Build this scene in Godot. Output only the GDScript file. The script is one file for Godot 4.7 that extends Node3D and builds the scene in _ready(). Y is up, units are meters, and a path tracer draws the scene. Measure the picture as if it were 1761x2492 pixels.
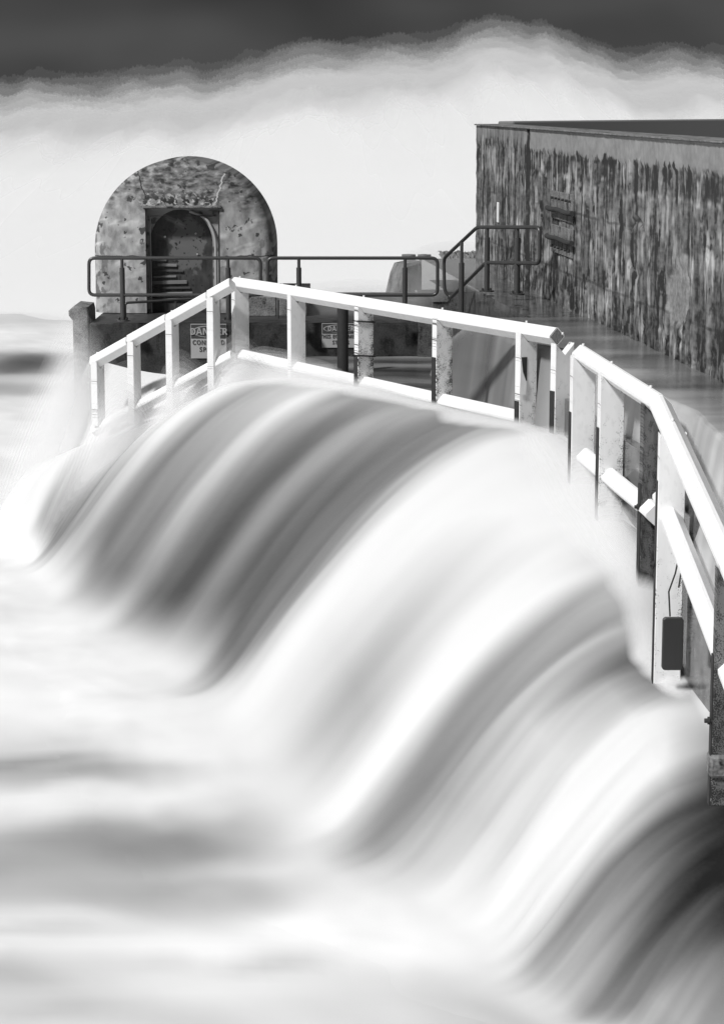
extends Node3D
# Flooded ocean pool in a storm: white rail fence with the sea pouring over it, pump house, sea wall. Black and white.

const F := 5500.0            # focal length in photograph pixels
const HORIZON := 243.0       # row of the horizon in the photograph
const EYE := 3.75            # eye height above the flooded pool
var pitch := atan((1246.0 - HORIZON) / F)
var rng := RandomNumberGenerator.new()
var M := {}
var names := {}

# ---------- helpers: pixels to places ----------
func at(x: float, y: float, d: float) -> Vector3:          # pixel and distance along the ground
	var r = Basis(Vector3.RIGHT, -pitch) * Vector3((x - 880.5) / F, (1246.0 - y) / F, -1.0)
	return Vector3(0, EYE, 0) + r * (d / -r.z)
func on(x: float, y: float, h: float) -> Vector3:          # pixel on the level that lies h below the eye
	var r = Basis(Vector3.RIGHT, -pitch) * Vector3((x - 880.5) / F, (1246.0 - y) / F, -1.0)
	return Vector3(0, EYE, 0) + r * (h / -r.y)
func below(h: float) -> float:
	return EYE - h

# ---------- helpers: nodes ----------
func numbered(n: String) -> String:
	names[n] = names.get(n, -1) + 1
	return n if names[n] == 0 else "%s_%03d" % [n, names[n]]
func tag(o: Node, label: String, category := "", group := "", kind := "") -> Node:
	if label: o.set_meta("label", label)
	if category: o.set_meta("category", category)
	if group: o.set_meta("group", group)
	if kind: o.set_meta("kind", kind)
	return o
func thing(called: String, where: Vector3, label: String, category: String, group := "") -> Node3D:
	var o = Node3D.new()
	o.name = numbered(called)
	add_child(o)
	o.position = where
	tag(o, label, category, group)
	return o
func obj(called: String, st, m: Material, parent: Node = self, smooth := false) -> MeshInstance3D:
	var o = MeshInstance3D.new()
	o.name = numbered(called) if parent == self else called
	o.mesh = st.commit() if st is SurfaceTool else st
	for i in o.mesh.get_surface_count():
		o.mesh.surface_set_material(i, m)
	parent.add_child(o, true)
	return o
func st() -> SurfaceTool:
	var s = SurfaceTool.new()
	s.begin(Mesh.PRIMITIVE_TRIANGLES)
	return s

# ---------- helpers: shapes ----------
func vert(s: SurfaceTool, p: Vector3, n: Vector3, uv: Vector2) -> void:
	s.set_normal(n)
	s.set_uv(uv)
	s.add_vertex(p)
func tri(s: SurfaceTool, a: Vector3, b: Vector3, c: Vector3, n: Vector3, ua := Vector2(), ub := Vector2(), uc := Vector2()) -> void:
	var flat = (a - c).cross(a - b)
	if flat.length_squared() < 1e-14:
		return
	var g = flat.normalized()
	if g.dot(n) < 0:
		var t = b; b = c; c = t
		var u = ub; ub = uc; uc = u
		g = -g
	vert(s, a, g, ua); vert(s, b, g, ub); vert(s, c, g, uc)
func quad(s: SurfaceTool, a: Vector3, b: Vector3, c: Vector3, d: Vector3, n: Vector3, ua := Vector2(), ub := Vector2(), uc := Vector2(), ud := Vector2()) -> void:
	tri(s, a, b, c, n, ua, ub, uc)
	tri(s, a, c, d, n, ua, uc, ud)
func box(s: SurfaceTool, x: Transform3D, size: Vector3, bevel := 0.0) -> void:      # box with chamfered edges
	var h = size / 2
	var b = minf(bevel, h[h.min_axis_index()] * 0.9)
	for ax in 3:
		var u = (ax + 1) % 3
		var v = (ax + 2) % 3
		for sg in [-1.0, 1.0]:
			var n = Vector3(); n[ax] = sg
			var q = []
			for k in [[-1, -1], [1, -1], [1, 1], [-1, 1]]:
				var p = Vector3(); p[ax] = sg * h[ax]; p[u] = k[0] * (h[u] - b); p[v] = k[1] * (h[v] - b)
				q.append(p)
			quad(s, x * q[0], x * q[1], x * q[2], x * q[3], x.basis * n, Vector2(q[0][u], q[0][v]), Vector2(q[1][u], q[1][v]), Vector2(q[2][u], q[2][v]), Vector2(q[3][u], q[3][v]))
	if b <= 0:
		return
	for ax in 3:                                              # chamfer strips along each axis
		var u = (ax + 1) % 3
		var v = (ax + 2) % 3
		for su in [-1.0, 1.0]:
			for sv in [-1.0, 1.0]:
				var n = Vector3(); n[u] = su; n[v] = sv
				var q = []
				for e in [-1, 1]:
					var p = Vector3(); p[ax] = e * (h[ax] - b); p[u] = su * h[u]; p[v] = sv * (h[v] - b)
					var r = p; r[u] = su * (h[u] - b); r[v] = sv * h[v]
					q.append(p); q.append(r)
				quad(s, x * q[0], x * q[1], x * q[3], x * q[2], x.basis * n)
	for sx in [-1.0, 1.0]:
		for sy in [-1.0, 1.0]:
			for sz in [-1.0, 1.0]:
				tri(s, x * Vector3(sx * h.x, sy * (h.y - b), sz * (h.z - b)), x * Vector3(sx * (h.x - b), sy * h.y, sz * (h.z - b)), x * Vector3(sx * (h.x - b), sy * (h.y - b), sz * h.z), x.basis * Vector3(sx, sy, sz))
func inset(poly: PackedVector2Array, b: float) -> PackedVector2Array:              # counter-clockwise polygon
	var out = PackedVector2Array()
	var n = poly.size()
	for i in n:
		var e0 = (poly[i] - poly[(i + n - 1) % n]).normalized()
		var e1 = (poly[(i + 1) % n] - poly[i]).normalized()
		var n0 = Vector2(-e0.y, e0.x)
		var n1 = Vector2(-e1.y, e1.x)
		var m = (n0 + n1).normalized()
		out.append(poly[i] + m * (b / maxf(0.35, m.dot(n0))))
	return out
func prism(s: SurfaceTool, poly: PackedVector2Array, depth: float, bevel: float, x: Transform3D, uvs := Vector2.ONE, uvo := Vector2.ZERO) -> void:   # polygon in x/y, thick along z
	if Geometry2D.is_polygon_clockwise(poly) == false and signed_area(poly) < 0:
		pass
	if signed_area(poly) < 0:
		poly.reverse()
	var ins = inset(poly, bevel)
	var n = poly.size()
	for i in n:
		var j = (i + 1) % n
		var e = (poly[j] - poly[i]).normalized()
		var out = Vector3(e.y, -e.x, 0)
		var z = depth / 2 - bevel
		var ui = poly[i] * uvs + uvo
		var uj = poly[j] * uvs + uvo
		quad(s, x * Vector3(poly[i].x, poly[i].y, -z), x * Vector3(poly[j].x, poly[j].y, -z), x * Vector3(poly[j].x, poly[j].y, z), x * Vector3(poly[i].x, poly[i].y, z), x.basis * out, ui, uj, uj + Vector2(0.05, 0), ui + Vector2(0.05, 0))
		if bevel > 0:
			for sg in [-1.0, 1.0]:
				quad(s, x * Vector3(poly[i].x, poly[i].y, sg * z), x * Vector3(poly[j].x, poly[j].y, sg * z), x * Vector3(ins[j].x, ins[j].y, sg * depth / 2), x * Vector3(ins[i].x, ins[i].y, sg * depth / 2), x.basis * (out + Vector3(0, 0, sg)), ui, uj, uj, ui)
	var idx = Geometry2D.triangulate_polygon(ins)
	for k in range(0, idx.size(), 3):
		for sg in [-1.0, 1.0]:
			var p = []
			for m in 3:
				p.append(ins[idx[k + m]])
			tri(s, x * Vector3(p[0].x, p[0].y, sg * depth / 2), x * Vector3(p[1].x, p[1].y, sg * depth / 2), x * Vector3(p[2].x, p[2].y, sg * depth / 2), x.basis * Vector3(0, 0, sg), p[0] * uvs + uvo, p[1] * uvs + uvo, p[2] * uvs + uvo)
func signed_area(p: PackedVector2Array) -> float:
	var a = 0.0
	for i in p.size():
		a += p[i].cross(p[(i + 1) % p.size()])
	return a / 2
func tube(s: SurfaceTool, pts: Array, r: float, sides := 10, closed := false) -> void:    # round pipe with smooth normals
	var n = pts.size()
	var rings = []
	var side = Vector3.ZERO
	for i in n + (1 if closed else 0):
		var p: Vector3 = pts[i % n]
		var a: Vector3 = pts[(i - 1 + n) % n] if closed or i > 0 else p
		var b: Vector3 = pts[(i + 1) % n] if closed or i < n - 1 else p
		var t = (b - a).normalized()
		if side == Vector3.ZERO:
			side = t.cross(Vector3.UP if absf(t.y) < 0.9 else Vector3.RIGHT).normalized()
		side = (side - t * side.dot(t)).normalized()
		var up = side.cross(t)
		var ring = []
		for k in sides + 1:
			var w = TAU * k / sides
			ring.append([p + (side * cos(w) + up * sin(w)) * r, side * cos(w) + up * sin(w), Vector2(float(k) / sides, i * 0.3)])
		rings.append(ring)
	for i in rings.size() - 1:
		for k in sides:
			var q = [rings[i][k], rings[i][k + 1], rings[i + 1][k + 1], rings[i + 1][k]]
			for order in [[0, 1, 2], [0, 2, 3]]:
				var o: Array = order
				var g: Vector3 = (q[o[0]][0] - q[o[2]][0]).cross(q[o[0]][0] - q[o[1]][0])
				if g.dot(q[o[0]][1]) < 0:
					o = [o[0], o[2], o[1]]
				for m in o:
					vert(s, q[m][0], q[m][1], q[m][2])
	if not closed:
		for e in [0, rings.size() - 1]:
			var mid: Vector3 = pts[0] if e == 0 else pts[n - 1]
			var out: Vector3 = (pts[0] - pts[1]) if e == 0 else (pts[n - 1] - pts[n - 2])
			for k in sides:
				tri(s, mid, rings[e][k][0], rings[e][k + 1][0], out)
func fillet(pts: Array, r: float, closed: bool, steps := 5) -> Array:                     # rounds the corners of a path
	var out = []
	var n = pts.size()
	for i in n:
		if not closed and (i == 0 or i == n - 1):
			out.append(pts[i])
			continue
		var p: Vector3 = pts[i]
		var a: Vector3 = pts[(i - 1 + n) % n] - p
		var b: Vector3 = pts[(i + 1) % n] - p
		var k = minf(r, minf(a.length(), b.length()) * 0.45)
		for j in steps + 1:
			var t = float(j) / steps
			var q = p + a.normalized() * k
			var w = p + b.normalized() * k
			out.append(q.lerp(p, t).lerp(p.lerp(w, t), t))
	return out
func grid(cols: int, rows: int, f: Callable) -> ArrayMesh:                                # f(i, j) -> [position, colour, uv]; smooth sheet, up-facing
	var v = PackedVector3Array(); var c = PackedColorArray(); var u = PackedVector2Array()
	v.resize(cols * rows); c.resize(cols * rows); u.resize(cols * rows)
	for j in rows:
		for i in cols:
			var r: Array = f.call(i, j)
			v[j * cols + i] = r[0]; c[j * cols + i] = r[1]; u[j * cols + i] = r[2]
	var n = PackedVector3Array(); n.resize(cols * rows)
	for j in rows:
		for i in cols:
			var dx = v[j * cols + mini(i + 1, cols - 1)] - v[j * cols + maxi(i - 1, 0)]
			var dy = v[mini(j + 1, rows - 1) * cols + i] - v[maxi(j - 1, 0) * cols + i]
			n[j * cols + i] = dx.cross(dy).normalized()
	var flip = 1.0
	var mid = n[(rows / 2) * cols + cols / 2]
	if mid.y < -0.05 or (absf(mid.y) <= 0.05 and mid.dot(Vector3(0, EYE, 0) - v[(rows / 2) * cols + cols / 2]) < 0):
		flip = -1.0
	for k in n.size():
		n[k] *= flip
	var idx = PackedInt32Array()
	for j in rows - 1:
		for i in cols - 1:
			var a = j * cols + i
			if flip > 0: idx.append_array([a, a + cols, a + 1, a + 1, a + cols, a + cols + 1])
			else: idx.append_array([a, a + 1, a + cols, a + 1, a + cols + 1, a + cols])
	var arr = []
	arr.resize(Mesh.ARRAY_MAX)
	arr[Mesh.ARRAY_VERTEX] = v; arr[Mesh.ARRAY_NORMAL] = n; arr[Mesh.ARRAY_COLOR] = c; arr[Mesh.ARRAY_TEX_UV] = u; arr[Mesh.ARRAY_INDEX] = idx
	var m = ArrayMesh.new()
	m.add_surface_from_arrays(Mesh.PRIMITIVE_TRIANGLES, arr)
	return m

# ---------- helpers: materials ----------
func g(v: float) -> Color:                                   # linear grey to the colour albedo_color wants
	return Color(v, v, v).linear_to_srgb()
func noise(seed_: int, freq: float, oct := 4, type := FastNoiseLite.TYPE_SIMPLEX_SMOOTH) -> FastNoiseLite:
	var n = FastNoiseLite.new()
	n.seed = seed_; n.frequency = freq; n.noise_type = type
	n.fractal_type = FastNoiseLite.FRACTAL_FBM if oct > 1 else FastNoiseLite.FRACTAL_NONE
	n.fractal_octaves = oct
	return n
func mat(v: float, rough: float, metal := 0.0, tex: Texture2D = null) -> StandardMaterial3D:
	var m = StandardMaterial3D.new()
	m.albedo_color = g(v); m.roughness = rough; m.metallic = metal
	if tex: m.albedo_texture = tex
	return m
func paint(w: int, h: int, f: Callable) -> ImageTexture:     # f(u, v) -> linear grey
	var im = Image.create(w, h, false, Image.FORMAT_RGB8)
	for y in h:
		for x in w:
			var c = clampf(f.call((x + 0.5) / w, (y + 0.5) / h), 0.0, 1.0)
			c = 12.92 * c if c < 0.0031308 else 1.055 * pow(c, 1.0 / 2.4) - 0.055
			im.set_pixel(x, y, Color(c, c, c))
	return ImageTexture.create_from_image(im)
func ss(a: float, b: float, x: float) -> float:
	return smoothstep(a, b, x)

# ---------- the water ----------
# streamlines: foot of the fence (lip) and where that water lands, read off the photograph with the distance of the fence and of the landing
var LIP := []
var FOOT := []
func table(a: Array, u: float):
	var i = clampi(int(floor(u)), 0, a.size() - 2)
	var t = clampf(u - i, 0.0, 1.0)
	var p0 = a[maxi(i - 1, 0)]; var p1 = a[i]; var p2 = a[i + 1]; var p3 = a[mini(i + 2, a.size() - 1)]
	return p1 + (p2 - p0) * 0.5 * t + (p0 - p1 * 2.5 + p2 * 2.0 - p3 * 0.5) * t * t + (p1 * 1.5 - p0 * 0.5 - p2 * 1.5 + p3 * 0.5) * t * t * t
# tones of the falling water along streamlines, foam plus a painted shadow at the lip (columns: place along the lip; rows: lip to landing), 0..255 as the tones read
var TONES := [
	[-1.0, 243, 243, 243, 243, 242], [-0.4, 240, 236, 232, 228, 226], [0.0, 236, 215, 195, 170, 165], [0.5, 225, 195, 165, 145, 140], [1.0, 232, 200, 168, 146, 140], [1.5, 238, 226, 200, 165, 146],
	[2.0, 240, 236, 226, 190, 152], [2.35, 205, 172, 150, 136, 126], [2.65, 212, 190, 168, 140, 120], [3.0, 235, 225, 195, 166, 132], [3.2, 165, 166, 148, 125, 112],
	[3.4, 172, 140, 120, 112, 106], [3.6, 178, 180, 168, 148, 126], [3.8, 182, 150, 126, 116, 118], [4.0, 150, 130, 112, 106, 110], [4.3, 152, 142, 136, 131, 132],
	[4.6, 192, 180, 170, 164, 172], [5.0, 240, 236, 230, 225, 226], [5.3, 242, 240, 226, 215, 222], [5.6, 240, 226, 200, 172, 200], [6.0, 212, 226, 236, 236, 236],
	[6.25, 190, 165, 150, 146, 160], [6.5, 186, 160, 150, 148, 172], [6.7, 190, 180, 174, 160, 192], [7.0, 95, 150, 196, 190, 206], [7.4, 115, 190, 206, 200, 216],
	[8.0, 215, 245, 242, 230, 226], [8.5, 175, 236, 236, 226, 220], [8.8, 90, 170, 190, 190, 200], [9.0, 55, 95, 125, 135, 172], [9.3, 48, 90, 140, 170, 188], [9.6, 45, 70, 125, 165, 184], [10.0, 45, 60, 88, 118, 155], [10.4, 45, 62, 110, 155, 168], [10.8, 45, 65, 125, 165, 172], [11.3, 60, 90, 140, 160, 170], [12.0, 60, 90, 140, 160, 170]]
func tone(u: float, t: float) -> float:
	var k = 0
	while k < TONES.size() - 2 and TONES[k + 1][0] < u:
		k += 1
	var a: Array = TONES[k]; var b: Array = TONES[k + 1]
	var w = smoothstep(0.0, 1.0, clampf((u - a[0]) / (b[0] - a[0]), 0, 1))
	var r = clampf(t, 0, 1) * 4.0
	var i = mini(int(r), 3)
	var q = r - i
	return lerpf(lerpf(a[1 + i], a[2 + i], q), lerpf(b[1 + i], b[2 + i], q), w)
func foam(v: float) -> float:                                # tone to the base colour of water with that much foam
	var l = pow((v / 255.0 + 0.055) / 1.055, 2.4)
	return clampf(l * 0.97, 0.02, 0.87)

func make_materials() -> void:
	M.foam = mat(1.0, 0.75)
	M.foam.vertex_color_use_as_albedo = true
	M.foam.metallic_specular = 0.2
	M.deep = mat(0.03, 0.35)
	M.veil = mat(0.93, 0.9)
	M.veil.metallic_specular = 0.0
	M.veil.transparency = BaseMaterial3D.TRANSPARENCY_ALPHA
	M.veil.albedo_color.a = 0.17
	M.veil.backlight_enabled = true
	M.veil.backlight = Color(0.12, 0.12, 0.12)
	M.veil.cull_mode = BaseMaterial3D.CULL_DISABLED
	M.far_veil = M.veil.duplicate(); M.far_veil.albedo_color.a = 0.11
	M.pool = mat(1.0, 0.22)
	M.pool.vertex_color_use_as_albedo = true
	M.pool.metallic_specular = 0.4
	var n1 = noise(3, 5.0, 4); var n2 = noise(5, 42.0, 3); var n3 = noise(9, 1.6, 3)
	# painted boards: flaked paint, black mould specks that gather along the edges
	for k in 4:
		var dirt: float = [0.1, 0.42, 0.85, 1.0][k]
		M["board%d" % k] = mat(1.0, 0.55, 0.0, paint(128, 900, func(u, v):
			var sp = n2.get_noise_2d(u * 0.42 + k * 7.0, v * 4.0)
			var big = n1.get_noise_2d(u * 0.5 + k * 3.0, v * 3.6)
			var edge = maxf(1.0 - u / 0.4, 0.0) * 0.35 + maxf((u - 0.7) / 0.3, 0.0) * 0.2
			var low = ss(0.12, 0.5, v) * 0.25
			var c = (0.78 if k < 3 else 0.13) + 0.06 * n3.get_noise_2d(u, v * 2.0)
			c -= 0.05 * ss(0.1, 0.5, big)
			return lerpf(c, 0.015, ss(0.0, 0.07, sp * 0.75 + big * 0.35 + edge + low - 0.85 + dirt * 0.55))))
		M["board%d" % k].texture_repeat = false
	M.rail = mat(1.0, 0.5, 0.0, paint(512, 128, func(u, v):
		var c = 0.84 + 0.05 * n3.get_noise_2d(u * 4.0, v)
		var sp = n2.get_noise_2d(u * 3.0, v * 1.2)
		return lerpf(c, 0.3, ss(0.6, 0.8, sp + n1.get_noise_2d(u * 3.0, v) * 0.5))))
	M.grain = mat(1.0, 0.9, 0.0, paint(128, 128, func(u, v):
		return 0.18 + 0.3 * n1.get_noise_2d(u * 1.6, v * 1.6) + 0.35 * maxf(0, n2.get_noise_2d(u * 0.5, v * 0.5))))
	M.strip_black = mat(0.02, 0.8)
	M.steel = mat(0.08, 0.34, 0.4)
	M.steel_dark = mat(0.05, 0.45, 0.4)
	M.rust = mat(0.03, 0.85)
	M.wire = mat(0.02, 0.6)
	M.sign_white = mat(0.36, 0.6)
	M.sign_black = mat(0.05, 0.5)
	M.white = mat(0.8, 0.6)
	M.black = mat(0.02, 0.7)
	var crack = noise(21, 2.2, 4); var mott = noise(22, 3.4, 5); var fine = noise(23, 26.0, 4)
	M.concrete = mat(1.0, 0.9, 0.0, paint(512, 512, func(u, v):
		var c = 0.17 + 0.12 * mott.get_noise_2d(u * 3, v * 3) + 0.12 * fine.get_noise_2d(u * 3, v * 3)
		return c - 0.1 * ss(0.15, 0.4, crack.get_noise_2d(u * 5, v * 2))))
	M.concrete.uv1_triplanar = true; M.concrete.uv1_world_triplanar = true; M.concrete.uv1_scale = Vector3.ONE * 0.4
	M.plinth = M.concrete.duplicate(); M.plinth.albedo_color = g(0.2); M.plinth.roughness = 0.5
	M.wet = M.concrete.duplicate(); M.wet.albedo_color = g(0.55); M.wet.roughness = 0.12
	M.rock = M.concrete

func _ready() -> void:
	rng.seed = 7
	# ---------- camera, sky, sun, exposure ----------
	var cam = Camera3D.new()
	cam.name = "camera"
	cam.fov = rad_to_deg(2.0 * atan(1246.0 / F))
	cam.position = Vector3(0, EYE, 0)
	cam.rotation = Vector3(-pitch, 0, 0)
	cam.near = 0.5
	cam.far = 3000.0
	add_child(cam)
	var env = Environment.new()
	env.background_mode = Environment.BG_SKY
	env.tonemap_mode = Environment.TONE_MAPPER_LINEAR
	env.tonemap_exposure = 1.0
	env.volumetric_fog_enabled = true; env.volumetric_fog_density = 0.0
	env.sdfgi_enabled = true; env.ssao_enabled = true; env.ssil_enabled = true
	var cl = noise(31, 1.3, 4)
	var sky_im = Image.create(1024, 512, false, Image.FORMAT_RGBF)
	for y in 512:
		for x in 1024:
			var lat = PI / 2 - PI * (y + 0.5) / 512
			var lon = TAU * (x + 0.5) / 1024
			var p = Vector3(cos(lat) * cos(lon), sin(lat) * 1.6, cos(lat) * sin(lon))
			var c = 0.058 + 0.03 * cl.get_noise_3dv(p * 1.6) + 0.045 * cl.get_noise_3dv(Vector3(p.x, p.y * 2.5, p.z) * 5.0) + 0.05 * ss(0.05, 0.9, sin(lat))
			sky_im.set_pixel(x, y, Color(c, c, c))
	var sm = PanoramaSkyMaterial.new()
	sm.panorama = ImageTexture.create_from_image(sky_im)
	var sky = Sky.new()
	sky.sky_material = sm
	env.sky = sky
	var we = WorldEnvironment.new()
	we.name = "environment"
	we.environment = env
	add_child(we)
	var sun = DirectionalLight3D.new()
	sun.name = "sun"
	sun.light_energy = 1.35
	sun.light_angular_distance = 6.0
	sun.shadow_enabled = true
	add_child(sun)
	sun.look_at_from_position(Vector3(-0.53, 0.76, 0.46), Vector3.ZERO)

	make_materials()
	lay_out()
	sea()
	pool_and_basin()
	waterfall()
	sea_wall()
	pump_house()
	fences()
	handrails()
	small_things()
	spray()

# fence line: rail axis, distance and depth below the eye
var RAMP := []; var S1 := []; var S2 := []; var S3 := []
func lay_out() -> void:
	RAMP = [at(226, 884, 31.2), at(566, 694, 30.35)]
	S1 = [on(572, 691, 2.47), on(1354, 819, 2.47)]
	S2 = [at(1413, 862, 22.0), at(1603, 984, 19.3)]
	S3 = [at(1607, 990, 19.25), at(1792, 1400, 14.5)]
	var k = 1.0857
	for a in [[110, 1040, 33.0], [240, 985, 31.0], [430, 925, 30.5], [600, 850, 30.0], [800, 868, 27.6], [1050, 928, 25.2], [1250, 990, 23.4], [1430, 1250, 20.0], [1480, 1450, 19.0], [1560, 1590, 17.6], [1640, 1760, 15.9], [1710, 1900, 14.6], [1800, 2080, 13.4], [1920, 2320, 12.2]]:
		LIP.append(at(a[0] * k, a[1] * k, a[2]))
	for a in [[-10, 1205, 32.2], [90, 1220, 30.2], [105, 1255, 29.4], [130, 1290, 28.6], [270, 1390, 26.3], [450, 1530, 23.6], [520, 1650, 22.0], [690, 1990, 18.8], [900, 2080, 17.6], [1080, 2180, 16.6], [1150, 2290, 15.6], [1300, 2400, 14.8], [1480, 2540, 14.0], [1700, 2760, 13.0]]:
		FOOT.append(at(a[0] * k, a[1] * k, a[2]))

var SWELL := noise(51, 0.045, 3)
var CHOP := noise(52, 0.35, 4)
var PATCH := []
func sea_height(x: float, z: float) -> float:
	var d = -z
	var y = below(6.15) - 0.25 * ss(24, 14, d) + 0.06 * CHOP.get_noise_2d(x, z * 0.6)
	y += 0.5 * SWELL.get_noise_2d(x, z) * ss(35, 70, d)
	# the line of breakers offshore
	y += (1.5 + 0.8 * SWELL.get_noise_2d(x * 1.5, 7.0)) * exp(-pow((d - 150.0) / 16.0, 2.0))
	return y
func sea_color(x: float, z: float) -> Color:
	var wx = x + 0.9 * CHOP.get_noise_2d(x * 0.5, z * 0.5 + 40.0)
	var wz = z + 0.9 * CHOP.get_noise_2d(x * 0.5 + 70.0, z * 0.5)
	var v = 241.0 + 8.0 * CHOP.get_noise_2d(x * 0.4, z * 0.2)
	v -= 6.0 + 22.0 * CHOP.get_noise_2d(x * 0.8 + 11.0, z * 1.1)
	for p in PATCH:
		var e: float = pow((wx - p[0].x) / p[1], 2.0) + pow((wz - p[0].z) / p[2], 2.0)
		if e < 6.0:
			v = lerpf(v, p[3], exp(-e))
	var c = foam(v)
	return Color(c, c, c)
func sea() -> void:
	# clear water between the foam: centre, half width, half length, tone
	for a in [[30, 1840, 0.7, 0.45, 150], [190, 1875, 0.7, 0.35, 165], [60, 1790, 0.5, 0.4, 205], [250, 2040, 0.7, 0.5, 138], [440, 2015, 0.6, 0.45, 140], [600, 1985, 0.45, 0.4, 150], [60, 2080, 0.6, 0.5, 165], [360, 2130, 0.6, 0.4, 165], [520, 2140, 0.5, 0.35, 185],
			[60, 2330, 0.6, 0.4, 185], [190, 2420, 0.6, 0.35, 190], [480, 2440, 0.5, 0.3, 205], [330, 2300, 0.4, 0.25, 215], [160, 2210, 0.5, 0.25, 210], [60, 905, 1.4, 2.0, 90], [20, 960, 1.6, 1.2, 165], [170, 940, 0.8, 1.0, 215], [1560, 2440, 1.0, 0.8, 165], [1300, 2480, 0.7, 0.7, 190], [900, 2420, 0.6, 0.3, 215], [700, 2300, 0.4, 0.3, 205], [40, 790, 2.0, 2.5, 205]]:
		PATCH.append([on(a[0], a[1], 6.2), a[2] * 1.3, a[3] * 1.1, a[4]])
	var near = grid(200, 330, func(i, j):
		var x = -16.0 + 32.0 * i / 199.0
		var z = -9.0 - 66.0 * pow(j / 329.0, 1.35)
		return [Vector3(x, sea_height(x, z), z), sea_color(x, z), Vector2(x, z)])
	tag(obj("sea", near, M.foam), "", "", "", "structure")
	var far = grid(160, 110, func(i, j):
		var x = -160.0 + 320.0 * i / 159.0
		var z = -70.0 - 95.0 * j / 109.0
		return [Vector3(x, sea_height(x, z) - 0.08, z), sea_color(x, z), Vector2(x, z)])
	tag(obj("sea", far, M.foam), "", "", "", "structure")
	var open_sea = grid(60, 40, func(i, j):
		var x = -400.0 + 800.0 * i / 59.0
		var z = -158.0 - 1400.0 * pow(j / 39.0, 2.0)
		return [Vector3(x, sea_height(x, z) - 0.2, z), Color.WHITE, Vector2(x, z)])
	tag(obj("open_sea", open_sea, M.deep), "", "", "", "structure")
	for s in [-1, 1]:
		var wing = grid(30, 40, func(i, j):
			var x: float = s * (16.0 + 144.0 * i / 29.0)
			var z = 20.0 - 95.0 * j / 39.0
			return [Vector3(x, sea_height(x, z), z), sea_color(x, z), Vector2(x, z)])
		tag(obj("sea", wing, M.foam), "", "", "", "structure")
	var back = grid(40, 20, func(i, j):
		var x = -16.0 + 32.0 * i / 39.0
		var z = 20.0 - 29.0 * j / 19.0
		return [Vector3(x, sea_height(x, z), z), sea_color(x, z), Vector2(x, z)])
	tag(obj("sea", back, M.foam), "", "", "", "structure")

func flat(p: Vector3) -> Vector2:
	return Vector2(p.x, p.z)
func slab(s: SurfaceTool, poly: PackedVector2Array, top: float, bottom: float) -> void:    # polygon in x/z
	if signed_area(poly) < 0:
		poly.reverse()
	var n = poly.size()
	for i in n:
		var a = poly[i]; var b = poly[(i + 1) % n]
		var e = (b - a).normalized()
		quad(s, Vector3(a.x, top, a.y), Vector3(b.x, top, b.y), Vector3(b.x, bottom, b.y), Vector3(a.x, bottom, a.y), Vector3(e.y, 0, -e.x))
	var idx = Geometry2D.triangulate_polygon(poly)
	for k in range(0, idx.size(), 3):
		var p = []
		for m in 3: p.append(poly[idx[k + m]])
		tri(s, Vector3(p[0].x, top, p[0].y), Vector3(p[1].x, top, p[1].y), Vector3(p[2].x, top, p[2].y), Vector3.UP)
func pool_and_basin() -> void:
	# flooded pool behind the fence: clear dark water with drifting foam
	var pn = noise(61, 0.5, 4)
	var o = grid(110, 130, func(i, j):
		var z = -12.0 - 21.6 * j / 129.0
		var a = 0.0
		# left edge follows the fence
		var left = fence_x(-z)
		var x = lerpf(left + 0.15, 3.2, i / 109.0)
		var v = 96.0 + 75.0 * pn.get_noise_2d(x * 0.5, z * 2.2) + 60.0 * pn.get_noise_2d(x * 0.15 + 9.0, z * 0.9)
		var edge = x - left
		v = lerpf(232.0, v, ss(0.2, 1.5, edge + 0.8 * pn.get_noise_2d(x, z)))
		if x < -1.0:
			v = lerpf(v, 232.0, ss(-1.0, -3.0, x))
		var c = foam(v)
		return [Vector3(x, -0.02 - 1.3 * ss(-1.9, -3.5, x) * ss(-29.0, -30.5, z) + 0.02 * pn.get_noise_2d(x * 1.5, z * 2.0), z), Color(c, c, c), Vector2(x, z)])
	tag(obj("pool_water", o, M.pool), "", "", "", "structure")
	# concrete basin that carries fence and pool
	var poly = PackedVector2Array([Vector2(-3.95, -33.6)])
	for a in [RAMP[0], RAMP[1], S1[1], S2[0], S2[1], S3[1]]:
		poly.append(flat(a) + Vector2(0.05, -0.05))
	poly.append_array([Vector2(2.0, -11.0), Vector2(6.0, -11.0), Vector2(6.0, -33.6)])
	var s = st()
	slab(s, poly, -1.9, -4.0)
	tag(obj("pool_floor", s, M.plinth), "", "", "", "structure")
func fence_x(d: float) -> float:
	var pts = [RAMP[0], RAMP[1], S1[1], S2[0], S2[1], S3[1]]
	for i in pts.size() - 1:
		var a: Vector3 = pts[i]; var b: Vector3 = pts[i + 1]
		if d <= -a.z and d >= -b.z:
			return lerpf(a.x, b.x, (d + a.z) / (-b.z + a.z))
	return RAMP[0].x if d > 25.0 else S3[1].x

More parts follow.
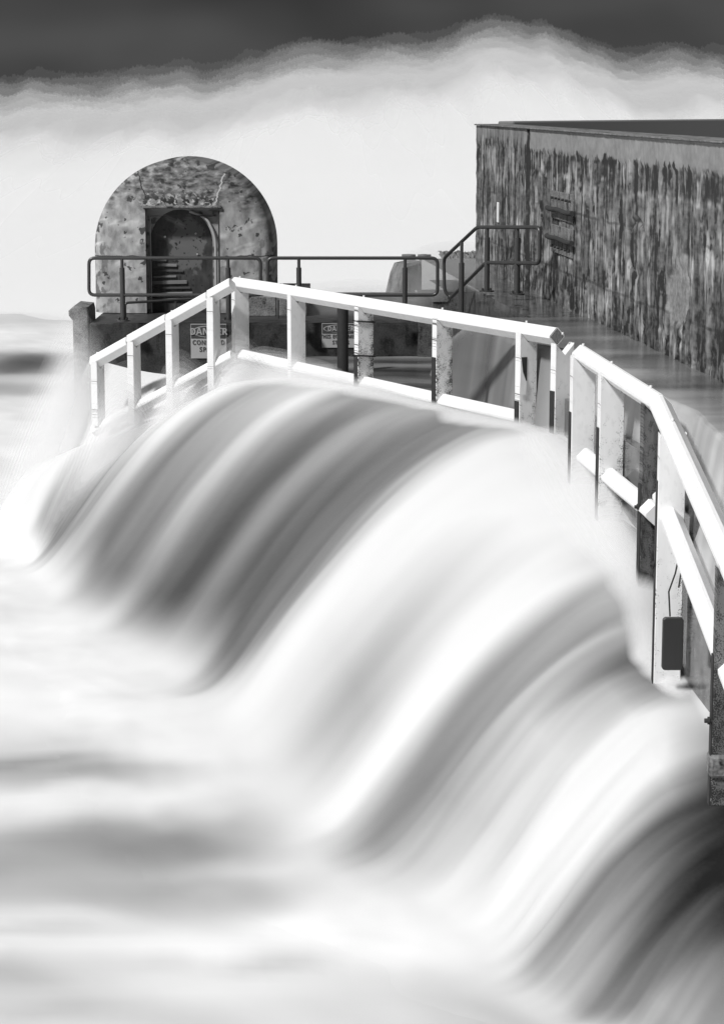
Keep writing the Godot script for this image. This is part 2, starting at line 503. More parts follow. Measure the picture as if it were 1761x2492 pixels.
func stream(u: float, t: float) -> Vector3:
	var l: Vector3 = table(LIP, u + 1.0)
	var f: Vector3 = table(FOOT, u + 1.0)
	var out = f - l
	if t < 0.0:                                              # water coming up to the lip from the pool
		var back = Vector3(-out.x, 0, -out.z).normalized()
		var p = l + back * (-t * 2.2)
		p.y = lerpf(l.y, 0.0, ss(0.0, 0.45, -t))
		return p
	var y = l.y + (f.y - l.y) * t ** 1.9
	var r = l + Vector3(out.x, 0, out.z) * t
	var level = sea_height(r.x, r.z) + lerpf(0.008, -0.012, ss(1.3, 1.75, t))
	var e = (y - level) / 0.22                                # runs out into the white water below
	y = level + 0.22 * (log(1.0 + exp(e)) if e < 20.0 else e)
	return Vector3(r.x, y, r.z)
func waterfall() -> void:
	var wob = noise(71, 1.0, 3)
	var strand = noise(72, 1.0, 2)
	var cols = 520
	var rows = 190
	var m = grid(cols, rows, func(i, j):
		var u = -1.0 + 12.95 * i / (cols - 1.0)
		var t = -0.4 + 2.15 * j / (rows - 1.0)
		var uu = u + 0.05 * wob.get_noise_2d(u * 1.5, t * 1.2)
		var v = tone(uu, t)
		v = 165.0 + (v - 165.0) * 1.22
		var fan = strand.get_noise_2d(uu * 2.2 + 0.3 * t, t * 0.7) * 20.0 + strand.get_noise_2d(uu * 5.0 - 0.5 * t + 30.0, t * 0.9) * 11.0
		v += fan * ss(-0.1, 0.25, t) * ss(1.35, 0.7, t) * (0.5 + 0.5 * ss(245, 180, v))
		if t < 0.0: v = lerpf(v, 225.0, ss(0.0, -0.3, t))
		v = lerpf(v, 240.0, ss(0.86, 1.14, t + 0.14 * wob.get_noise_2d(u * 0.9, 4.0)))
		var p = stream(u, t)
		var ridge = (tone(uu, t) - 165.0) / 80.0 * 0.07 + 0.03 * strand.get_noise_2d(uu * 2.2 + 0.3 * t, t * 0.7)
		p += Vector3(-0.5, 0.8, 0.25).normalized() * ridge * ss(-0.05, 0.2, t) * ss(1.05, 0.75, t)
		var c = foam(v) * 0.775
		return [p, Color(c, c, c).lerp(sea_color(p.x, p.z), ss(0.9, 1.35, t)), Vector2(u, t)])
	tag(obj("water", m, M.foam), "", "", "", "structure")

# ---------- sea wall of the tank ----------
var WA := Vector3(); var WB := Vector3()
func sea_wall() -> void:
	WA = on(1160, 305, 0.405)
	WB = on(1761, 350, 0.405)
	var dir = (WB - WA).normalized()
	WB = WA + dir * 24.0
	var face = Vector3(dir.z, 0, -dir.x)                     # towards the pool
	if face.x > 0: face = -face
	var L = 24.0
	var H = 2.62                                             # down past the flooded deck
	var t = thing("tank_wall", Vector3(WA.x, below(0.405) - H, WA.z), "tall stained concrete tank wall with a pale coping beside the flooded deck", "wall")
	var org = t.position
	# boards of the formwork, left as strips of different depth and tone
	var edges = [0.0]
	while edges[-1] < L:
		edges.append(edges[-1] + rng.randf_range(0.09, 0.26))
	var depth = []; var shade = []
	for e in edges:
		depth.append(rng.randf_range(-0.012, 0.012)); shade.append(rng.randf_range(-0.045, 0.05))
	var stain = noise(81, 1.0, 5); var fine = noise(82, 14.0, 4); var pit = noise(83, 2.2, 4)
	var board_at = func(x: float) -> int:
		return clampi(edges.bsearch(x) - 1, 0, edges.size() - 1)
	var scar = func(x: float, y: float) -> float:            # the sunken oval and the broken patches
		var e1 = sqrt(pow((x - 12.0) / 0.42, 2.0) + pow((y - 1.42) / 0.3, 2.0))
		return exp(-pow((e1 - 1.0) / 0.09, 2.0)) * (1.0 if y > 1.25 or x < 12.0 else 0.4)
	var patch = func(x: float, y: float) -> float:
		var e = sqrt(pow((x - 14.0) / 0.5, 2.0) + pow((y - 1.05) / 0.32, 2.0)) + 0.5 * pit.get_noise_2d(x * 0.8, y * 0.8)
		return ss(1.05, 0.85, e)
	var TW = 2048; var TH = 512
	M.wall = mat(1.0, 0.72, 0.0, paint(TW, TH, func(u, v):
		var x: float = u * 16.8
		var y: float = (1.0 - v) * H
		var b: int = board_at.call(x)
		var long = stain.get_noise_2d(x * 5.5, y * 0.55)
		var wide = stain.get_noise_2d(x * 0.7, y * 0.8 + 20.0)
		var c: float = 0.10 + shade[b] * 0.9 + 0.12 * long + 0.05 * wide + 0.10 * fine.get_noise_2d(x * 0.45, y * 0.35) + 0.05 * fine.get_noise_2d(x * 0.25 + 50.0, y * 1.0)
		c += 0.22 * ss(0.22, 0.5, stain.get_noise_2d(x * 3.6 + 40.0, y * 0.9))           # lime runs
		c -= 0.18 * ss(0.1, 0.35, stain.get_noise_2d(x * 2.8 + 90.0, y * 1.5 + 5.0) + 0.25 * fine.get_noise_2d(x * 0.3, y * 0.6)) * ss(-0.25, 0.2, wide + 0.5 * pit.get_noise_2d(x * 0.3, y * 0.5))      # black algae runs
		c += 0.10 * ss(0.05, 0.4, stain.get_noise_2d(x * 0.45 + 15.0, y * 1.3)) * (1.0 + 2.0 * long)                # washed, paler stretches
		c *= 1.0 - 0.45 * ss(0.022, 0.008, absf(y - 1.62 - 0.03 * pit.get_noise_2d(x * 0.4, 2.0))) * ss(-0.1, 0.2, wide) - 0.4 * ss(0.022, 0.008, absf(y - 0.84 - 0.03 * pit.get_noise_2d(x * 0.4, 6.0)))   # pour lines
		var lip_y = 2.36 + 0.07 * stain.get_noise_2d(x * 0.8, 3.0) + 0.10 * fine.get_noise_2d(x * 0.3, y * 0.2)
		if x > 4.6:                                                                      # smooth pale coping with drips below
			c = lerpf(c, 0.24 + 0.05 * fine.get_noise_2d(x * 0.3, y * 0.5) + 0.05 * wide, ss(lip_y - 0.02, lip_y + 0.015, y))
			var drip = 2.02 + 0.10 * stain.get_noise_2d(x * 0.8, 11.0)
			c += 0.15 * exp(-pow((y - drip - 0.08 * roundf(2.0 * pit.get_noise_2d(x * 0.5, 8.0))) / (0.03 + 0.02 * pit.get_noise_2d(x * 3.0, 5.0)), 2.0)) * ss(-0.1, 0.3, stain.get_noise_2d(x * 2.5, y * 2.0 + 1.0))
			c -= 0.05 * ss(drip, drip + 0.05, y) * ss(lip_y, lip_y - 0.05, y)
		else:
			c = lerpf(c, 0.2, ss(lip_y + 0.06, lip_y + 0.11, y) * 0.6)
		c -= 0.10 * ss(0.1, 0.4, pit.get_noise_2d(x * 2.4, y * 1.0 + 4.0)) * ss(1.1, 0.3, y)   # worn, weedy foot
		c = lerpf(c, 0.02, scar.call(x, y) * 0.8)
		c = lerpf(c, 0.24 + 0.12 * fine.get_noise_2d(x, y), patch.call(x, y) * 0.8)
		c = lerpf(c, 0.012, ss(0.17, 0.10, absf(x - 4.97 - 0.06 * pit.get_noise_2d(y * 2.0, 0.0))))
		return maxf(c, 0.018)))
	M.wall.texture_repeat = true
	var cols = 900; var rows = 60
	var m = grid(cols, rows, func(i, j):
		var x = L * pow(i / (cols - 1.0), 1.0)
		var y = H * j / (rows - 1.0)
		var b: int = board_at.call(x)
		var e: float = depth[b]
		var coping = ss(2.3, 2.36, y)
		e = lerpf(e, 0.012, coping)
		e -= 0.05 * ss(0.15, 0.5, pit.get_noise_2d(x * 2.4, y * 1.0 + 4.0)) * ss(1.1, 0.3, y)
		e += 0.012 * pit.get_noise_2d(x * 5.0, y * 1.5)
		e -= 0.05 * scar.call(x, y) + 0.03 * patch.call(x, y)
		e -= 0.12 * ss(0.10, 0.06, absf(x - 4.97))
		return [dir * x + face * e + Vector3.UP * y, Color.WHITE, Vector2(x / 16.8, 1.0 - y / H)])
	obj("wall_face", m, M.wall, t)
	var s = st()
	# top of the wall, its end and back
	var T = 0.5
	var x0 = Transform3D(Basis(dir, Vector3.UP, dir.cross(Vector3.UP)), dir * (L / 2) + Vector3.UP * (H / 2 + 0.004) - face * (T / 2 + 0.1))
	box(s, x0, Vector3(L, H, T + 0.12), 0.015)
	obj("wall_core", s, M.concrete, t)
	s = st()
	box(s, Transform3D(x0.basis, dir * (L / 2) + Vector3.UP * (H + 0.014) - face * (T / 2 - 0.03)), Vector3(L + 0.04, 0.02, T + 0.03), 0.005)
	obj("coping", s, M.white_top if M.has("white_top") else mat_top(), t)
	# far arm of the tank
	var far = (on(1761, 298, 0.405) - WA)
	far.y = 0
	var fd = far.normalized()
	s = st()
	box(s, Transform3D(Basis(fd, Vector3.UP, fd.cross(Vector3.UP)), fd * (T + 6.2) + Vector3.UP * (H / 2 + 0.05) + Vector3(0, 0, -0.1)), Vector3(12.0, H + 0.02, 0.35), 0.02)
	obj("rear_arm", s, mat(0.16, 0.8), t)
	# white gauge strip
	s = st()
	box(s, Transform3D(x0.basis, dir * 2.38 + face * 0.022 + Vector3.UP * (H - 1.28)), Vector3(0.13, 0.3, 0.02), 0.003)
	obj("gauge_strip", s, M.white, t)
	# corroded steel step irons: two bars with their bolts and a slotted plate behind each
	for k in 2:
		var y: float = H - [1.0, 1.37][k]
		s = st()
		box(s, Transform3D(x0.basis, dir * 7.65 + face * 0.016 + Vector3.UP * (y + (0.05 if k == 0 else -0.02))), Vector3(1.5, 0.36, 0.02), 0.004)
		var plate = obj("backing_plate", s, M.plate if M.has("plate") else mat_plate(), t)
		s = st()
		var bar = []
		for q in 9:
			bar.append(dir * (6.85 + 1.75 * q / 8.0) + face * (0.075 + 0.006 * sin(q * 2.0)) + Vector3.UP * (y - 0.008 * sin(q * 1.3)))
		tube(s, bar, 0.032, 8)
		obj("step_bar", s, M.rust, t)
		for q in 6:
			s = st()
			var p = dir * (7.05 + 0.24 * q) + Vector3.UP * y
			tube(s, [p, p + face * 0.08], 0.016, 6)
			obj("bracket", s, M.rust, t)
			s = st()
			var b = dir * (7.05 + 0.24 * q) + face * 0.03 + Vector3.UP * (y + (0.14 if k == 0 else -0.12))
			tube(s, [b, b + face * 0.03], 0.018, 6)
			obj("bolt", s, M.rust, t)
	# flooded deck along the wall, with a step below it
	var lv = below(2.65)
	var d0 = WA - dir * 0.4
	var side = func(a: float, off: float) -> Vector2:
		var p = WA + dir * a + face * off
		return Vector2(p.x, p.z)
	s = st()
	slab(s, PackedVector2Array([side.call(-1.5, -0.2), side.call(24, -0.2), side.call(24, 0.70), side.call(3.2, 0.70), side.call(-1.5, 0.70)]), lv, -3.0)
	tag(obj("deck_pavement", s, M.wet), "", "", "", "structure")
	s = st()
	slab(s, PackedVector2Array([side.call(3.6, 0.7), side.call(24, 0.7), side.call(24, 1.0), side.call(3.6, 1.0)]), below(3.12), -3.0)
	tag(obj("step_pavement", s, M.wet), "", "", "", "structure")
	var dn = noise(88, 0.6, 4)
	var over = grid(60, 150, func(i, j):
		var a = 5.5 + 18.5 * j / 149.0
		var w0 = WA + dir * a
		var reach = minf(w0.x - fence_x(-w0.z) - 0.1, 1.5)
		var o = lerpf(-0.05, reach, i / 59.0)
		var p = WA + dir * a + face * o
		var y = lerpf(lv - 0.6, lv + 0.02, ss(5.5, 9.5, a)) + 0.012 * dn.get_noise_2d(a * 3.0, o)
		y = lerpf(y, -0.1, ss(reach - 0.22, reach, o))
		var v = 108.0 + 70.0 * dn.get_noise_2d(a * 1.1, o * 0.4) * ss(7.0, 11.0, a) + 20.0 * ss(reach - 0.45, reach - 0.05, o) + 45.0 * ss(10.0, 14.0, a) * ss(0.1, 1.0, o)
		var c = foam(v)
		return [Vector3(p.x, y, p.z), Color(c, c, c), Vector2(a, o)])
	tag(obj("overflow_water", over, M.pool), "", "", "", "structure")
	# short flight between deck and plinth
	for k in 3:
		s = st()
		var y = lv - 0.15 * (k + 1)
		slab(s, PackedVector2Array([side.call(1.2, 0.7 + 0.22 * k), side.call(3.4, 0.7 + 0.22 * k), side.call(3.4, 0.92 + 0.22 * k), side.call(1.2, 0.92 + 0.22 * k)]), y, -3.0)
		tag(obj("stair_pavement", s, M.wet), "", "", "", "structure")
func mat_top() -> Material:
	M.white_top = M.concrete.duplicate()
	M.white_top.albedo_color = g(1.0)
	return M.white_top
func mat_plate() -> Material:
	M.plate = M.concrete.duplicate()
	M.plate.albedo_color = g(0.95)
	return M.plate

# ---------- pump house ----------
func pump_house() -> void:
	var d = 35.2
	var s0 = F / d
	var cx = (448.0 - 880.5) / s0
	var base = below(3.27)
	var spring = below(2.29) - base
	var R = 1.40
	var t = thing("pump_house", Vector3(cx, base, -d), "round-topped concrete pump house with flaking render and a dark arched door", "pump house")
	var mott = noise(91, 1.2, 5); var fine = noise(92, 12.0, 4); var flake = noise(93, 3.0, 4); var scr = noise(94, 1.0, 3)
	var crack = func(x: float, y: float, x0: float, y0: float, x1: float, y1: float) -> float:
		var k = clampf((y - y0) / (y1 - y0), 0, 1)
		var xx = lerpf(x0, x1, k) + 0.03 * flake.get_noise_2d(y * 3.0, x0)
		return ss(0.016, 0.004, absf(x - xx)) if y > minf(y0, y1) and y < maxf(y0, y1) else 0.0
	M.render = mat(1.0, 0.85, 0.0, paint(768, 576, func(u, v):
		var x: float = (u - 0.5) * 3.2
		var y: float = (1.0 - v) * 2.4 - 0.2
		var c = 0.33 + 0.14 * mott.get_noise_2d(x * 1.3, y * 1.3) + 0.18 * fine.get_noise_2d(x * 0.5, y * 0.3)
		var crown = ss(1.25, 1.75, y + 0.3 * mott.get_noise_2d(x * 2.0, 7.0))                 # lichen over the crown
		c = lerpf(c, 0.085 + 0.34 * maxf(0, flake.get_noise_2d(x * 2.2, y * 3.2)) + 0.24 * fine.get_noise_2d(x * 0.35, y * 0.8), crown * 0.85)
		var k = flake.get_noise_2d(x * 1.2 + 5.0, y * 1.1)
		c = lerpf(c, 0.03, ss(0.36, 0.46, k * 0.8 + 0.6 * fine.get_noise_2d(x * 0.5, y * 0.5)) * 0.9)             # spalled patches
		var over = exp(-pow((y - 1.52) / 0.16, 2.0)) * ss(0.75, 0.45, absf(x + 0.05))
		c = lerpf(c, 0.02, over * ss(-0.1, 0.15, flake.get_noise_2d(x * 2.4, y * 2.4 + 9.0)))   # black growth over the door
		c = lerpf(c, 0.48, over * ss(0.2, 0.4, flake.get_noise_2d(x * 3.0 + 30.0, y * 3.5)))    # salt
		var side = ss(0.95, 1.35, absf(x)) * ss(1.5, 0.7, y)
		c = lerpf(c, 0.08, side * ss(0.0, 0.25, flake.get_noise_2d(x * 2.5, y * 1.4 + 3.0)) * 0.8)
		c += 0.14 * ss(0.15, 0.5, scr.get_noise_2d(x * 1.5 - y * 4.0, y * 1.0 + x)) * ss(1.6, 1.2, y)   # trowel marks
		c = lerpf(c, 0.02, crack.call(x, y, -0.56, 1.55, -0.7, 2.0))
		c = lerpf(c, 0.55, crack.call(x, y, 0.5, 1.5, 0.64, 1.95))
		c = lerpf(c, 0.05, ss(0.012, 0.004, absf(y - 0.68 - 0.02 * flake.get_noise_2d(x * 2.0, 1.0))) * (1.0 if absf(x) > 0.65 else 0.0))
		return maxf(c, 0.015)))
	M.render.texture_repeat = false
	# outline of the shell, from the left foot over the arch to the right foot
	var N = 64
	var outer = func(k: int) -> Vector2:
		var a = float(k) / N
		if a < 0.15: return Vector2(-R, spring * a / 0.15)
		if a > 0.85: return Vector2(R, spring * (1.0 - a) / 0.15)
		var w = PI * (1.0 - (a - 0.15) / 0.7)
		return Vector2(R * cos(w), spring + R * sin(w))
	var hw = 0.575; var hh = 1.62; var hx = -0.005 - 0.0
	var inner = func(k: int) -> Vector2:                     # door opening, a rectangle
		var a = float(k) / N
		if a < 0.3: return Vector2(hx - hw, hh * a / 0.3)
		if a > 0.7: return Vector2(hx + hw, hh * (1.0 - a) / 0.3)
		return Vector2(hx + lerpf(-hw, hw, (a - 0.3) / 0.4), hh)
	var rows = []
	# barrel, rounded shoulder, face, reveal
	for q in [[1.0, -1.6], [1.0, -0.28]]: rows.append([0.0, q[1], 1.0])
	for b in 5:
		var w = PI / 2 * (b + 1) / 5.0
		rows.append([0.0, -0.28 + 0.2 * sin(w), 1.0 - 0.11 * (1.0 - cos(w))])
	for f in 10: rows.append([(f + 1) / 10.0, -0.08 + 0.08 * sin(PI / 2 * (f + 1) / 10.0), 0.89])
	var m = grid(N + 1, rows.size(), func(i, j):
		var o: Vector2 = outer.call(i)
		var q: Array = rows[j]
		var c = Vector2(0, spring * 0.6)
		var p = Vector2(o.x * q[2], o.y if o.y < spring else spring + (o.y - spring) * q[2])
		p = p.lerp(inner.call(i), q[0])
		return [Vector3(p.x, p.y, q[1]), Color.WHITE, Vector2(p.x / 3.2 + 0.5, 1.0 - p.y / 2.4)])
	obj("wall", m, M.render, t)
	var s = st()
	quad(s, Vector3(-R, 0, -1.6), Vector3(R, 0, -1.6), Vector3(R, spring, -1.6), Vector3(-R, spring, -1.6), Vector3.BACK)
	for k in 24:
		var w0 = PI * k / 24.0; var w1 = PI * (k + 1) / 24.0
		tri(s, Vector3(0, spring, -1.6), Vector3(R * cos(w0), spring + R * sin(w0), -1.6), Vector3(R * cos(w1), spring + R * sin(w1), -1.6), Vector3.BACK)
	obj("back_wall", s, M.render, t)
	# reveal of the opening and the inner frame with its arch
	s = st()
	for k in N:
		var a: Vector2 = inner.call(k); var b: Vector2 = inner.call(k + 1)
		var e = (b - a).normalized()
		quad(s, Vector3(a.x, a.y, 0), Vector3(b.x, b.y, 0), Vector3(b.x, b.y, -0.22), Vector3(a.x, a.y, -0.22), Vector3(e.y, -e.x, 0), Vector2(a.x / 3.2 + 0.5, 1 - a.y / 2.4), Vector2(b.x / 3.2 + 0.5, 1 - b.y / 2.4), Vector2(b.x / 3.2 + 0.52, 1 - b.y / 2.4), Vector2(a.x / 3.2 + 0.52, 1 - a.y / 2.4))
	obj("reveal", s, M.render, t)
	s = st()
	var ax = -0.04; var ar = 0.49; var sy = 1.08
	var arch = func(k: int) -> Vector2:
		var a = float(k) / N
		if a < 0.3: return Vector2(ax - ar, sy * a / 0.3)
		if a > 0.7: return Vector2(ax + ar, sy * (1.0 - a) / 0.3)
		var w = PI * (1.0 - (a - 0.3) / 0.4)
		return Vector2(ax + ar * cos(w), sy + ar * 1.06 * sin(w))
	for k in N:
		var a: Vector2 = inner.call(k); var b: Vector2 = inner.call(k + 1)
		var c: Vector2 = arch.call(k + 1); var e: Vector2 = arch.call(k)
		quad(s, Vector3(a.x, a.y, -0.12), Vector3(b.x, b.y, -0.12), Vector3(c.x, c.y, -0.12), Vector3(e.x, e.y, -0.12), Vector3(0, 0, 1), Vector2(a.x / 3.2 + 0.5, 1 - a.y / 2.4), Vector2(b.x / 3.2 + 0.5, 1 - b.y / 2.4), Vector2(c.x / 3.2 + 0.5, 1 - c.y / 2.4), Vector2(e.x / 3.2 + 0.5, 1 - e.y / 2.4))
		var n = Vector3(-(e - Vector2(ax, sy * 0.5)).x, -(e - Vector2(ax, sy * 0.5)).y, 0)
		quad(s, Vector3(e.x, e.y, -0.12), Vector3(c.x, c.y, -0.12), Vector3(c.x, c.y, -0.26), Vector3(e.x, e.y, -0.26), n, Vector2(e.x / 3.2 + 0.5, 1 - e.y / 2.4), Vector2(c.x / 3.2 + 0.5, 1 - c.y / 2.4), Vector2(c.x / 3.2 + 0.5, 1 - c.y / 2.4), Vector2(e.x / 3.2 + 0.5, 1 - e.y / 2.4))
	var fr = mat(1.0, 0.85, 0.0, paint(128, 96, func(u, v): return 0.3 + 0.12 * mott.get_noise_2d(u * 5.0, v * 5.0) - 0.2 * ss(0.2, 0.4, flake.get_noise_2d(u * 4.0, v * 4.0))))
	obj("door_frame", s, fr, t)
	M.door = mat(1.0, 0.5, 0.0, paint(256, 384, func(u, v):
		var x: float = u * 1.1; var y: float = (1.0 - v) * 1.5
		var c = 0.045 + 0.03 * mott.get_noise_2d(x * 3.0, y * 2.0) + 0.02 * fine.get_noise_2d(x, y * 0.4)
		var e = sqrt(pow((x - 0.66) / 0.3, 2.0) + pow((y - 0.95) / 0.42, 2.0)) + 0.35 * flake.get_noise_2d(x * 2.0, y * 2.0)
		c = lerpf(c, 0.13, ss(1.0, 0.8, e))
		c += 0.1 * ss(0.2, 0.5, scr.get_noise_2d(x * 2.0 + y * 5.0, y * 2.0)) * ss(0.9, 1.2, y)
		c = lerpf(c, 0.02, ss(0.35, 0.5, flake.get_noise_2d(x * 2.4 + 3.0, y * 2.4)))
		return maxf(c, 0.012)))
	s = st()
	box(s, Transform3D(Basis(), Vector3(ax, 0.83, -0.28)), Vector3(1.04, 1.66, 0.05), 0.005)
	var door = obj("door", s, M.door, t)
	s = st()
	quad(s, Vector3(ax - 0.52, 0, -0.25), Vector3(ax + 0.52, 0, -0.25), Vector3(ax + 0.52, 1.66, -0.25), Vector3(ax - 0.52, 1.66, -0.25), Vector3(0, 0, 1), Vector2(0, 1), Vector2(1, 1), Vector2(1, 0), Vector2(0, 0))
	obj("leaf", s, M.door, door)
	# broken slats nailed over the lower half
	for k in 8:
		s = st()
		var w: float = [0.22, 0.30, 0.5, 0.36, 0.55, 0.60, 0.62, 0.70][k]
		var x: float = [-0.40, -0.28, -0.28, -0.32, -0.25, -0.22, -0.20, -0.18][k]
		box(s, Transform3D(Basis(Vector3(0, 0, 1), rng.randf_range(-0.04, 0.03)), Vector3(ax + x + 0.05, 0.82 - 0.09 * k, -0.235)), Vector3(w, [0.05, 0.045, 0.03, 0.03, 0.055, 0.03, 0.05, 0.04][k], 0.02), 0.004)
		obj("slat", s, mat([0.3, 0.22, 0.07, 0.2, 0.18, 0.06, 0.24, 0.1][k], 0.8), door)
	for p in [[-0.26, 1.17], [0.22, 1.22], [0.24, 0.9]]:
		s = st()
		tube(s, [Vector3(ax + p[0], p[1], -0.26), Vector3(ax + p[0], p[1], -0.22)], 0.016, 8)
		obj("rivet", s, M.sign_white, door)
	# bent steel frame and conduit at the right of the opening
	s = st()
	tube(s, fillet([Vector3(0.50, 0, -0.06), Vector3(0.50, 1.18, -0.06), Vector3(0.36, 1.48, -0.08), Vector3(0.1, 1.57, -0.1)], 0.3, false, 8), 0.022, 8)
	obj("conduit", s, M.sign_white, t)
	s = st()
	tube(s, [Vector3(0.56, 0, -0.03), Vector3(0.56, 1.58, -0.03)], 0.014, 8)
	obj("conduit", s, M.steel_dark, t)
	s = st()
	tube(s, [Vector3(-0.5, 0, -0.05), Vector3(-0.5, 1.5, -0.05), Vector3(0.5, 1.5, -0.05)], 0.01, 6)
	obj("conduit", s, M.steel_dark, t)
	s = st()
	box(s, Transform3D(Basis(), Vector3(hx, hh + 0.02, 0.01)), Vector3(1.22, 0.045, 0.06), 0.012)
	obj("lintel", s, mat_plate(), t)
	# ---------- plinth of two tiers, the pier at its corner, steps ----------
	var pl = thing("plinth", Vector3(-1.45, -1.0, -34.5), "dark two-tier concrete plinth carrying the round-topped pump house", "plinth")
	var front = on(640, 786, 3.28)
	s = st()
	box(s, Transform3D(Basis(), Vector3(0, 0.47 + 1.0 - 0.735, -(5.5 / 2) + (34.5 + front.z))), Vector3(5.24, 1.47, 5.5), 0.02)
	obj("lower_tier", s, M.plinth, pl)
	for k in 2:
		s = st()
		box(s, Transform3D(Basis(), Vector3(-0.10 + 0.47 * k, 0.47 + 1.0 + 0.15, -1.6)), Vector3(0.46, 0.3, 2.6), 0.008)
		obj("upper_block", s, M.concrete, pl)
	var pier = thing("corner_pier", Vector3(-4.2, -1.5, -34.2), "small weathered concrete pier at the outer end of the plinth", "pier")
	s = st()
	prism(s, PackedVector2Array([Vector2(-0.12, 0), Vector2(0.12, 0), Vector2(0.12, 2.12), Vector2(0.1, 2.2), Vector2(-0.1, 2.22), Vector2(-0.18, 2.15), Vector2(-0.18, 2.08), Vector2(-0.12, 2.0)]), 0.9, 0.02, Transform3D())
	obj("shaft", s, M.concrete, pier)

# ---------- white fence ----------
func rail_path(pts: Array, D: float, roll := PI / 4) -> SurfaceTool:     # square bar set on edge, edges eased
	var s = st()
	var prof = PackedVector2Array()
	var h = D / 2; var b = 0.014
	for k in 4:
		var c = Vector2(cos(PI / 2 * k), sin(PI / 2 * k)) * h
		var t = Vector2(-sin(PI / 2 * k), cos(PI / 2 * k)) * b
		prof.append(c * (1.0 - b / h) - t); prof.append(c * (1.0 - b / h) + t)
	var rings = []; var run = 0.0
	for i in pts.size():
		var p: Vector3 = pts[i]
		var a: Vector3 = pts[maxi(i - 1, 0)]; var c: Vector3 = pts[mini(i + 1, pts.size() - 1)]
		var dir = (c - a).normalized()
		var side = dir.cross(Vector3.UP).normalized()
		var up = side.cross(dir)
		if i > 0: run += p.distance_to(a)
		var ring = []
		for q in prof: ring.append(p + side * q.x + up * q.y)
		rings.append([ring, p, run, dir])
	for i in rings.size() - 1:
		for k in 8:
			var j = (k + 1) % 8
			var A: Vector3 = rings[i][0][k]; var B: Vector3 = rings[i][0][j]; var C: Vector3 = rings[i + 1][0][j]; var E: Vector3 = rings[i + 1][0][k]
			quad(s, A, B, C, E, (A + B) / 2 - rings[i][1], Vector2(rings[i][2] * 0.5, k * 0.25), Vector2(rings[i][2] * 0.5, k * 0.25 + 0.25), Vector2(rings[i + 1][2] * 0.5, k * 0.25 + 0.25), Vector2(rings[i + 1][2] * 0.5, k * 0.25))
	for e in [0, rings.size() - 1]:
		for k in 8:
			tri(s, rings[e][1], rings[e][0][k], rings[e][0][(k + 1) % 8], rings[e][3] * (-1.0 if e == 0 else 1.0))
	return s
func cap(p: Vector3, dir: Vector3, D: float) -> SurfaceTool:
	var s = st()
	var side = dir.cross(Vector3.UP).normalized(); var up = side.cross(dir)
	var q = []
	for k in 4: q.append(p + dir * 0.006 + (side * cos(PI / 2 * k) + up * sin(PI / 2 * k)) * (D / 2 - 0.022))
	quad(s, q[0], q[1], q[2], q[3], dir, Vector2(0, 0), Vector2(1, 0), Vector2(1, 1), Vector2(0, 1))
	return s
# one upright: a thick board, notched at the top for the rail; wide face across the run of the rail
func post(parent: Node3D, p: Vector3, dir: Vector3, down: float, dirt: int, strip_from := -1.0, D := 0.21, w := 0.22, thick := 0.1) -> MeshInstance3D:
	var fd = Vector3(dir.x, 0, dir.z).normalized()
	var side = fd.cross(Vector3.UP)
	var s = st()
	var n = w / 2
	prism(s, PackedVector2Array([Vector2(-n, -down), Vector2(n, -down), Vector2(n, n - D * 0.5 - 0.004), Vector2(0.0, -D * 0.5 - 0.006), Vector2(-n, n - D * 0.5 - 0.004)]), thick, 0.006, Transform3D(Basis(side, Vector3.UP, -fd), p - parent.position), Vector2(1.0 / w, -1.0 / 2.6), Vector2(0.5, 0.06))
	var o = obj("post", s, M["board%d" % dirt], parent)
	s = st()
	var top = p - parent.position + Vector3.UP * (D / 2 - 0.012)
	tube(s, [top, top + Vector3.UP * 0.022], 0.014, 6)
	obj("bolt", s, M.rail, o)
	if strip_from >= 0.0:                                      # thin black strip laid on the lower part of the edge towards the fall
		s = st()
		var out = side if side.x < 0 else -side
		box(s, Transform3D(Basis(side, Vector3.UP, -fd), p - parent.position + out * (n + 0.004) - Vector3.UP * (strip_from + (down - strip_from) / 2)), Vector3(0.012, down - strip_from, thick * 0.86), 0.003)
		obj("black_strip", s, M.strip_black, o)
	return o
func along(a: Vector3, b: Vector3, t: float) -> Vector3:
	return a.lerp(b, t)
func seg(pts: Array, off: Vector3, n := 1) -> Array:
	var out = []
	for i in pts.size() - 1:
		for k in n: out.append(pts[i].lerp(pts[i + 1], float(k) / n) - off)
	out.append(pts[-1] - off)
	return out
